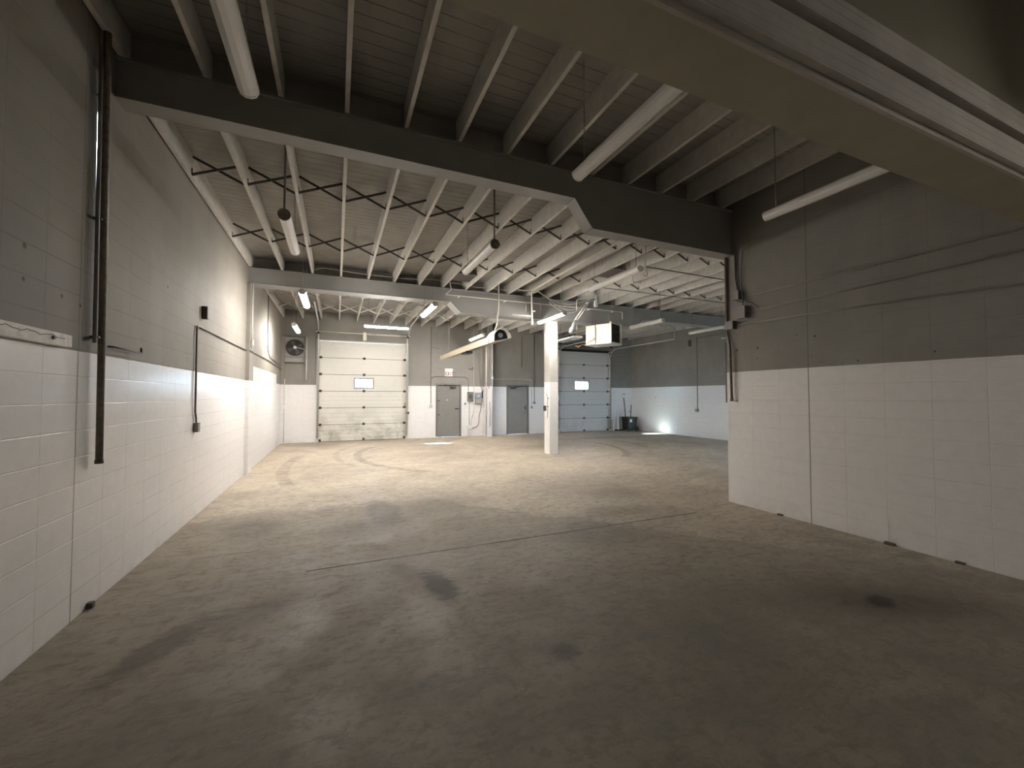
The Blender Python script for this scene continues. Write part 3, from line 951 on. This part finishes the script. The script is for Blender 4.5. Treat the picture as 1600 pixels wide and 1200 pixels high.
MB().tube([(XL + .051, y, 2.085 + .007 * math.sin(y * 31) + .004 * math.sin(y * 73)) for y in [2.0 + .03 * i for i in range(63)]], .0022, 5).build('crack_wire', M['brace'], r)
MB().tube([(XL + .05, 3.72, 2.072), (XL + .062, 3.72, 2.072)], .012, 8).build('bolt', M['brace'], r)
# corner outlet by the fan
pipe('conduit', [(XL + .115, 16.35, 0.05), (XL + .115, 16.35, 2.3)], .013, M['joist'], 'pale vertical conduit in the left back corner', 'conduit')
box_on('wall_switch', (XL + .13, 16.34, 1.30), (.07, .06, .12), M['white'], 'white switch box in the left back corner')

# right wall
xr = XR - .02
for (z0, z1, ye, lab) in ((3.22, 3.20, 4.38, 'topmost of the three long conduits on the right wall'),
                          (3.02, 2.96, 4.30, 'middle one of the three long conduits on the right wall'),
                          (2.72, 2.79, 4.46, 'lowest of the three long conduits on the right wall')):
    pipe('wall_conduit', [(xr, -2.8, z0), (xr, 1.57, z0), (xr, 2.75, (z0 + z1) / 2), (xr, ye, z1)], .0125, M['pipe'], 'thin grey ' + lab, 'conduit', 'conduits along the right wall', 0)
box_on('junction_box', (XR - .045, 4.47, 3.25), (.09, .13, .14), M['pipe'], 'upper grey junction box near the end of the right wall', group='junction boxes on the right wall end')
box_on('junction_box', (XR - .045, 4.37, 2.97), (.09, .14, .19), M['pipe'], 'middle grey junction box, with a conduit bend, on the right wall', group='junction boxes on the right wall end')
box_on('junction_box', (XR - .045, 4.57, 2.80), (.09, .12, .13), M['pipe'], 'lower grey junction box at the end of the right wall', group='junction boxes on the right wall end')
r = thing('drop_pipe', (XR - .05, 4.58, 1.6), 'brownish vertical pipe at the end of the right wall with a tap at its foot', 'pipe')
MB().tube([(XR - .025, 4.67, 3.93), (XR - .025, 4.67, 2.70), (XR - .05, 4.60, 2.50), (XR - .05, 4.575, 1.62)], .020, 10, round_=.1).build('pipe_shaft', M['pipe_d'], r)
MB().tube([(XR - .05, 4.575, 1.64), (XR - .05, 4.575, 1.60)], .028, 10).build('pipe_end', M['pipe_d'], r)
MB().tube([(XR - .05, 4.56, 1.61), (XR - .06, 4.47, 1.60)], .010, 8).build('tap', M['chrome'], r)
pipe('conduit', [(XR - .03, 4.50, 3.98), (XR - .03, 4.50, 3.55), (XR - .03, 4.46, 3.325)], .016, M['pipe'], 'conduit from the dark beam down to the upper junction box', 'conduit')
pipe('conduit', [(XR - .04, 4.36, 3.92), (XR - .04, 4.40, 3.45), (XR - .04, 4.36, 3.07)], .011, M['pipe'], 'thin loose conduit hanging beside the upper junction box', 'conduit')
pipe('conduit', [(XR - .07, 4.47, 3.18), (XR - .07, 4.36, 3.12), (XR - .04, 4.22, 3.10), (XR - .02, 4.12, 3.00)], .007, M['brace'], 'short dark cable looping over the middle junction box', 'cable')
pipe('conduit', [(XR + .02, YE + .03, 2.55), (XR + .02, YE + .03, 1.58)], .012, M['pipe'], 'thin conduit on the end face of the right wall', 'conduit')
box_on('bracket', (XR - .0, YE + .04, 2.62), (.08, .05, .02), M['white'], 'tiny white bracket at the end of the right wall', 'bracket', bev=.002)
for i, (yy, s) in enumerate(((3.86, .035), (2.62, .045), (2.05, .035))):
    o = MB().box((XR - .02, yy, s * .35), (.045, s * 2.2, s * .7), bev=.012).build('debris_clump', M['brace'])
    tag(o, ('small dark clump of dirt by the right wall, farthest of three', 'small dark clump of dirt by the right wall, middle of three', 'small dark clump of dirt by the right wall, nearest of three')[i], 'debris', 'dirt clumps by the right wall')
o = MB().box((XL + .02, 4.36, .02), (.045, .05, .05), bev=.012).build('debris_clump', M['brace'])
tag(o, 'small dark stub at the foot of the left wall', 'debris')

# pipes before the far beam
r = thing('gas_pipe', (5.0, 10.2, 4.05), 'long white pipe running along the front of the far beam', 'pipe')
MB().tube([(2.63, 10.2, 4.62), (2.68, 10.2, 4.42), (2.52, 10.2, 4.27), (5.0, 10.2, 4.27), (8.06, 10.2, 4.27), (8.06, 10.2, 4.05)], .013, 8, round_=.03).build('pipe_shaft', M['pipe_w'], r)
MB().tube([(4.79, 10.2, 4.27), (4.79, 10.2, 4.02)], .013, 8).build('pipe_stub', M['pipe_w'], r)
for xx in (2.9, 4.2, 6.9, 7.8):
    MB().box((xx, 10.30, 4.27), (.025, .20, .03)).build('pipe_bracket', M['pipe_w'], r)
r = thing('gas_pipe', (4.87, 9.9, 3.6), 'white vertical drop pipe with valve left of the white column', 'pipe')
MB().tube([(4.82, 9.9, 3.60), (4.82, 9.9, 4.52), (4.55, 8.4, 4.40), (4.55, 5.2, 4.40)], .022, 10, round_=.04).build('pipe_shaft', M['pipe_w'], r)
MB().tube([(4.82, 9.9, 3.62), (4.82, 9.9, 3.75)], .034, 10).build('pipe_cap', M['pipe_w'], r)
MB().tube([(4.82, 9.9, 3.98), (4.91, 9.88, 3.98)], .018, 8).build('valve', M['pipe_w'], r)
MB().tube([(4.82, 9.9, 3.84), (4.25, 9.9, 3.84)], .015, 8).build('side_branch', M['pipe_w'], r)
MB().tube([(4.82, 9.9, 4.50), (4.4, 9.9, 4.52)], .012, 8).build('side_branch', M['pipe_w'], r)
for i, (sag, y, lab) in enumerate(((.36, 9.6, 'upper white cable sagging between column top and flue'), (.50, 9.55, 'middle white cable sagging between column top and flue'), (.44, 9.7, 'lower white cable sagging between column top and flue'))):
    p0, p1 = Vector((4.9 + .2 * i, y + .1, 4.48 - .12 * i)), Vector((6.46 + .02 * i, y + .15, 4.42 - .05 * i))
    pts = []
    for t in range(15):
        u = t / 14
        q_ = p0.lerp(p1, u)
        q_.z -= sag * 4 * u * (1 - u) * (.75 + .25 * u) * .72
        pts.append(tuple(q_))
    pipe('cable', pts, .009, M['pipe_w'], lab, 'cable', 'cables by the flue', 0, 6)
pipe('conduit', [(6.5, 9.3, 4.47), (5.95, 9.45, 4.28), (5.95, 9.45, 4.0)], .010, M['pipe_w'], 'white angled conduit left of the flue pipe', 'conduit', round_=.02)
pipe('wire', [(-.62, 4.95, 4.50), (-.50, 4.95, 4.46), (.03, 4.95, 4.42), (.9, 4.95, 4.44), (1.62, 4.95, 4.46), (1.86, 4.95, 4.41), (1.9, 4.95, 4.5)], .006, M['pipe_w'], 'thin white wire running behind the dark beam between two lights', 'wire')
pipe('wire', [(-.5, 10.33, 4.56), (-.35, 10.33, 4.64), (.5, 10.33, 4.60), (1.6, 10.33, 4.60), (2.3, 10.33, 4.66), (3.4, 10.33, 4.58), (5.2, 10.33, 4.6)], .006, M['pipe_w'], 'thin white wire along the top of the far beam', 'wire')
pipe('stiffener_rod', [(6.08, 6.91, 4.47), (7.3, 6.93, 4.47), (8.57, 6.96, 4.47)], .014, M['brace'], 'dark rod under the joists behind the right end of the dark beam', 'rod')
pipe('stiffener_rod', [(6.3, 8.75, 4.485), (11.4, 8.75, 4.485)], .010, M['brace'], 'thin long dark rod under the joists toward the far right wall', 'rod')
# chain hook at the unlit light behind the beam
pipe('hook', [(4.98, 5.65, 4.45), (4.98, 5.65, 3.92), (5.02, 5.65, 3.80), (4.94, 5.62, 3.76), (4.88, 5.60, 3.82)], .012, M['joist'], 'grey hook hanging beside the unlit light behind the deeper beam', 'hook', round_=.04)
pipe('hook', [(5.9, 7.2, 4.79), (5.9, 7.2, 4.46), (5.98, 7.2, 4.36), (5.98, 7.2, 4.22), (6.05, 7.2, 4.2), (6.2, 7.2, 4.22)], .010, M['galv'], 'small metal hook under the joists right of the flue', 'hook', round_=.04)
o = MB().span((2.53, 9.35, 4.60), (3.09, 10.0, 4.63)).build('patch_board', M['brace'])
tag(o, 'dark patch board between joists above the crosswise view of the far beam', 'board')
o = MB().span((5.56, 7.6, 4.60), (6.14, 8.3, 4.62)).build('patch_board', M['brace'])
tag(o, 'dark patch board between joists left of the flue pipe', 'board')

# louvred light fitting behind the column
r = thing('louvred_light', (6.6, 10.6, 3.5), 'unlit louvred light fitting between the column and the unit heater', 'light')
MB().box((6.85, 11.4, 3.52), (.34, 1.2, .05), bev=.008).build('housing', M['white'], r)
for i in range(9):
    MB().box((6.85, 10.9 + i * .125, 3.485), (.30, .03, .03)).build('louvre', M['galv'], r)
for yy in (10.95, 11.85):
    MB().tube([(6.85, yy, 3.54), (6.85, yy, TOP)], .005, 6).build('chain', M['wire'], r)

# ------------------------------------------------------------------ back wall things
r = thing('wall_fan', (-1.4, YB - .1, 2.9), 'square boxed exhaust fan high in the left back corner', 'fan')
MB().span((-1.74, YB - .05, 2.91), (-1.08, YB - .01, 3.80)).build('back_panel', M['fanpanel'], r)
f = MB()
f.span((-1.79, YB - .30, 3.80), (-1.05, YB - .02, 3.84)).span((-1.79, YB - .12, 2.88), (-1.75, YB - .02, 3.80)).span((-1.09, YB - .12, 2.88), (-1.05, YB - .02, 3.80)).span((-1.75, YB - .10, 2.88), (-1.09, YB - .02, 2.91))
f.build('frame', M['trim'], r)
MB().tube([(-1.38, YB - .09, 3.42), (-1.38, YB - .055, 3.42)], .27, 32).build('fan_opening', M['black'], r)
ring = [(-1.38 + .275 * math.cos(t * PI / 16), YB - .11, 3.42 + .275 * math.sin(t * PI / 16)) for t in range(33)]
MB().tube(ring, .016, 8, cap=False).build('shroud_ring', M['dark'], r)
for i in range(4):
    a = i * PI / 2 + .5
    b = MB()
    c, s = math.cos(a), math.sin(a)
    cx, cz = -1.38, 3.42
    def bp_(rad, off, y):
        return (cx + c * rad - s * off, y, cz + s * rad + c * off)
    vs = [b.bm.verts.new(bp_(*q_)) for q_ in ((.05, -.03, YB - .115), (.24, -.10, YB - .135), (.25, .06, YB - .10), (.05, .04, YB - .10))]
    vt = [b.bm.verts.new(v.co + Vector((0, -.004, 0))) for v in vs]
    b.bm.faces.new(vs)
    b.bm.faces.new(vt[::-1])
    for j in range(4):
        b.bm.faces.new((vs[j], vs[(j + 1) % 4], vt[(j + 1) % 4], vt[j]))
    b.build('fan_blade', M['brace'], r)
MB().tube([(-1.38, YB - .10, 3.42), (-1.38, YB - .20, 3.42)], .055, 14).build('motor_hub', M['chrome'], r)
MB().tube([(-1.38, YB - .17, 3.43), (-1.09, YB - .12, 3.37)], .014, 8).build('motor_arm', M['galv'], r)
MB().box((-1.42, YB - .07, 3.08), (.60, .02, .02)).build('panel_rail', M['trim'], r)
pipe('downpipe', [(-1.02, YB - .07, 3.82), (-1.02, YB - .07, 2.24)], .034, M['joist'], 'pale square-looking downpipe beside the wall fan', 'pipe')

# exit sign (cropped letters)
r = thing('exit_sign', (4.255, YB - .02, 2.5), 'small white EXIT sign above the left grey door', 'sign')
MB().span((4.09, YB - .03, 2.50), (4.42, YB - .005, 2.82), bev=.004).build('sign_board', M['sign'], r)


def letters(txt, x0, z0, hgt, m, parent, yy):
    seg = {'E': [(0, 0, 0, 1), (0, 1, 1, 1), (0, .5, .8, .5), (0, 0, 1, 0)], 'X': [(0, 0, 1, 1), (0, 1, 1, 0)], 'I': [(.5, 0, .5, 1)], 'T': [(.5, 0, .5, 1), (0, 1, 1, 1)]}
    wdt = hgt * .50
    x = x0
    for ch in txt:
        b = MB()
        for a, c, d, e in seg[ch]:
            p, q_ = Vector((x + a * wdt, yy, z0 + c * hgt)), Vector((x + d * wdt, yy, z0 + e * hgt))
            L = (q_ - p).length + .016
            ang = math.atan2(q_.z - p.z, q_.x - p.x)
            b.box(tuple((p + q_) / 2), (L, .006, .020), ry=-ang)
        b.build('letter', m, parent)
        x += wdt + hgt * .17


letters('EXIT', 4.125, 2.545, .13, M['red'], r, YB - .033)

# conduits, boxes on the back wall
yw = YB - .02
pipe('conduit', [(3.52, yw, 4.5), (3.52, yw, 1.36)], .012, M['pipe'], 'vertical conduit left of the grey exit door ending in an outlet', 'conduit')
box_on('outlet_box', (3.52, YB - .03, 1.30), (.11, .06, .09), M['joist'], 'outlet box left of the grey exit door', 'box')
pipe('conduit', [(3.56, yw, 2.40), (3.62, yw, 2.49), (5.0, yw, 2.49), (5.10, yw, 2.38), (5.10, yw, 1.90)], .011, M['pipe'], 'conduit looping over the grey exit door to the meter', 'conduit')
pipe('conduit', [(3.52, yw, 3.64), (3.86, yw, 3.64)], .010, M['pipe'], 'short horizontal conduit branch high above the grey exit door', 'conduit')
r = thing('electric_meter', (5.18, YB - .04, 1.46), 'small cluttered grey meter board right of the exit door', 'meter')
MB().span((5.05, YB - .08, 1.46), (5.30, YB - .01, 1.86), bev=.01).build('board', M['pipe'], r)
MB().tube([(5.17, YB - .08, 1.68), (5.17, YB - .15, 1.68)], .075, 16).build('dial', M['brace'], r)
MB().box((5.10, YB - .09, 1.82), (.05, .03, .05)).build('fuse', M['dark'], r)
MB().box((5.25, YB - .09, 1.50), (.05, .03, .05)).build('fuse', M['dark'], r)
r = thing('switch_cabinet', (5.5, YB - .05, 1.36), 'blue-grey electrical disconnect box with a lever on its right side', 'box')
MB().span((5.38, YB - .13, 1.55), (5.66, YB - .01, 1.83), bev=.01).build('cabinet', M['blueg'], r)
MB().span((5.39, YB - .11, 1.36), (5.64, YB - .01, 1.55), bev=.01).build('lower_box', M['fanpanel'], r)
MB().box((5.52, YB - .135, 1.69), (.07, .01, .05), bev=.002).build('label_plate', M['white'], r)
MB().box((5.69, YB - .09, 1.74), (.05, .07, .30), bev=.008).build('lever', M['black'], r)
MB().tube([(5.70, YB - .08, 1.92), (5.78, YB - .25, 1.90)], .014, 8).build('spout', M['dark'], r)
box_on('outlet_box', (5.15, YB - .05, .38), (.22, .09, .16), M['white'], 'white junction box low on the wall right of the exit door', 'box')
pipe('conduit', [(5.15, yw - .02, 0.0), (5.15, yw - .02, .30)], .030, M['pipe_w'], 'short white pipe stub rising from the floor to the low white box', 'pipe')
pipe('conduit', [(5.14, yw, 1.45), (5.14, yw, .46)], .011, M['pipe'], 'conduit from the meter board down to the low white box', 'conduit')
pipe('conduit', [(5.34, yw, 4.5), (5.34, yw, 1.0), (5.23, yw, .72), (5.21, yw, .465)], .013, M['joist'], 'pale conduit from the ceiling swerving to the low white box', 'conduit', round_=.12)
pipe('conduit', [(5.68, yw, 1.50), (5.66, yw, 1.15), (5.57, yw, .85), (5.56, yw, .50), (5.45, yw, .36), (5.26, yw, .34)], .016, M['pipe'], 'conduit curving from the disconnect box into the low white box', 'conduit', round_=.12)
pipe('conduit', [(5.56, yw, 4.5), (5.56, yw, 3.0), (5.62, yw, 2.2), (5.70, yw - .02, 1.92)], .013, M['pipe'], 'conduit from the ceiling to the top of the disconnect box', 'conduit', round_=.1)
pipe('conduit', [(5.12, yw, 2.85), (5.24, yw, 2.80), (5.30, yw, 2.9)], .018, M['pipe'], 'short bent grey pipe high above the meter board', 'pipe', round_=.06)
box_on('junction_box', (4.96, YB - .02, 1.36), (.06, .04, .06), M['brace'], 'tiny dark switch between the exit door and the meter board', 'switch')
pipe('riser_pipe', [(5.71, 16.06, .05), (5.71, 16.06, 4.5)], .020, M['joist'], 'pale vertical pipe against the pier between the doors', 'pipe')
pipe('riser_pipe', [(5.96, 16.0, .0), (5.96, 16.0, 4.5)], .016, M['pipe_w'], 'white vertical pipe on the right edge of the pier between the doors', 'pipe')
pipe('cord', [(5.85, 15.985, 1.45), (5.83, 15.985, 1.30), (5.87, 15.985, .95), (5.84, 15.985, .70), (5.86, 15.985, .50), (5.83, 15.985, .42)], .010, M['brace'], 'dark cord hanging down the pier between the doors', 'cord')
pipe('riser_pipe', [(5.80, 15.98, 2.0), (5.80, 15.98, 4.5)], .012, M['pipe'], 'thin grey conduit on the upper part of the pier', 'conduit')
box_on('junction_box', (5.94, 15.97, 2.44), (.09, .06, .09), M['white'], 'white junction box at the corner of the pier between the doors', 'box')
pipe('conduit', [(5.99, yw, 2.42), (6.45, yw, 2.42), (7.95, yw, 2.42), (8.02, yw, 2.42), (8.06, yw, 2.36), (8.06, yw, 1.25)], .013, M['joist'], 'pale conduit over the right grey door dropping beside it', 'conduit')
pipe('conduit', [(7.56, yw, 2.95), (7.56, yw, 4.3), (7.72, yw, 4.46), (8.10, yw, 4.48)], .013, M['pipe'], 'grey hooked conduit high above the right grey door', 'conduit', round_=.15)
r = thing('outlet_conduit', (8.19, yw, 1.4), 'thin conduit with outlet box right of the right grey door', 'conduit')
MB().tube([(8.19, yw, 4.5), (8.19, yw, 1.42)], .012, 8).build('conduit_run', M['pipe'], r)
MB().box((8.19, YB - .03, 1.38), (.09, .05, .09), bev=.006).build('outlet_box', M['pipe'], r)
box_on('outlet_box', (8.06, YB - .03, 1.18), (.06, .05, .10), M['pipe'], 'small outlet at the foot of the pale conduit by the right grey door', 'box')
o = MB().span((12.33, 15.94, 0), (12.43, 16.04, .42), bev=.01)
tag(MB().tube([(12.40, YB - .16, 0), (12.40, YB - .16, .48)], .045, 10).build('guard_post', M['white']), 'short white guard post at the right jamb of the right overhead door', 'post')
o.bm.free()
for i, (x0, x1) in enumerate(((3.66, 3.80), (3.96, 4.02))):  # white pieces stand in for daylight showing under the door
    tag(MB().box(((x0 + x1) / 2, YB - .09, .02), (x1 - x0, .06, .04), bev=.012).build('daylight_piece', M['white']),
        ('white stand-in for daylight at the left foot of the exit door', 'small white stand-in for daylight just inside the exit door')[i], 'debris')

# far right wall
r = thing('outlet_conduit', (XF - .02, 12.5, 1.1), 'long conduit on the far right wall ending in an outlet box', 'conduit')
MB().tube([(XF - .02, 12.48, 4.1), (XF - .02, 12.48, 1.16)], .014, 8).build('conduit_run', M['pipe'], r)
MB().box((XF - .03, 12.50, 1.10), (.06, .15, .12), bev=.006).build('outlet_box', M['pipe'], r)
box_on('wall_box', (XF - .04, 12.84, 3.90), (.07, .10, .26), M['brace'], 'small dark box high on the far right wall')
pipe('conduit', [(XF - .02, 12.38, 4.08), (XF - .02, 8.0, 4.05)], .012, M['pipe'], 'horizontal conduit along the top of the far right wall', 'conduit')

# ------------------------------------------------------------------ bin, broom, squeegee
bx, by = 13.10, 16.10
r = thing('wheeled_bin', (bx, by, 0), 'black wheeled rubbish bin with a white label in the far right corner', 'bin')
b = MB()
R0 = [(-.24, -.20), (.24, -.20), (.24, .20), (-.24, .20)]
R1 = [(-.26, -.24), (.26, -.24), (.26, .24), (-.26, .24)]
lo_ = [b.bm.verts.new((bx + x, by + y, .06)) for x, y in R0]
hi_ = [b.bm.verts.new((bx + x, by + y, .66)) for x, y in R1]
hi2 = [b.bm.verts.new((bx + x * .93, by + y * .93, .66)) for x, y in R1]
lo2 = [b.bm.verts.new((bx + x * .93, by + y * .93, .10)) for x, y in R0]
for j in range(4):
    k = (j + 1) % 4
    b.bm.faces.new((lo_[j], lo_[k], hi_[k], hi_[j]))
    b.bm.faces.new((hi_[j], hi_[k], hi2[k], hi2[j]))
    b.bm.faces.new((hi2[j], hi2[k], lo2[k], lo2[j]))
b.bm.faces.new(lo_[::-1])
b.bm.faces.new(lo2)
b.build('tub', M['black'], r)
e = MB()
for (a, c) in (((-.28, -.26), (.28, -.23)), ((-.28, .23), (.28, .26)), ((-.28, -.23), (-.25, .23)), ((.25, -.23), (.28, .23))):
    e.span((bx + a[0], by + a[1], .62), (bx + c[0], by + c[1], .68))
e.build('rim', M['dark'], r)
MB().box((bx - .10, by - .236, .50), (.12, .008, .13), rx=.07).build('label_plate', M['white'], r)
for yy in (-.18, .18):
    MB().tube([(bx + .28, by + yy - .03, .11), (bx + .28, by + yy + .03, .11)], .11, 18).build('wheel', M['black'], r)
MB().tube([(bx + .27, by - .2, .62), (bx + .34, by - .2, .64), (bx + .34, by + .2, .64), (bx + .27, by + .2, .62)], .014, 8).build('handle', M['black'], r)
for (xx, yy) in ((-.2, -.16), (-.2, .16)):
    MB().tube([(bx + xx, by + yy, 0), (bx + xx, by + yy, .07)], .03, 8).build('foot', M['black'], r)
r = thing('broom', (12.95, by + .1, .12), 'taller broom standing handle up in the black bin', 'broom', 'tools in the bin')
MB().tube([(13.00, by + .1, .22), (12.90, by + .16, 1.60)], .022, 8).build('handle', M['wood'], r)
MB().box((13.0, by + .08, .18), (.24, .05, .10), bev=.01).build('head', M['straw'], r)
r = thing('broom', (13.05, by, .12), 'shorter broom with a crossbar leaning right in the black bin', 'broom', 'tools in the bin')
MB().tube([(13.10, by - .05, .22), (13.30, by + .1, 1.25)], .019, 8).build('handle', M['wood'], r)
MB().tube([(13.02, by - .0, .92), (13.22, by + .05, .95)], .010, 8).build('crossbar', M['wood'], r)
MB().box((13.1, by - .06, .17), (.2, .05, .08), bev=.01).build('head', M['black'], r)
r = thing('floor_squeegee', (12.84, YB - .10, 0), 'white floor squeegee leaning on the back wall left of the bin', 'squeegee')
MB().tube([(12.70, YB - .20, .05), (12.74, YB - .03, .98)], .022, 8).build('handle', M['white'], r)
MB().box((12.70, YB - .20, .03), (.46, .06, .06), bev=.01).build('blade', M['black'], r)
box_on('wall_bracket', (13.16, YB - .02, 1.78), (.16, .03, .03), M['pipe'], 'tiny grey bracket on the back wall above the bin', 'bracket', bev=.003)
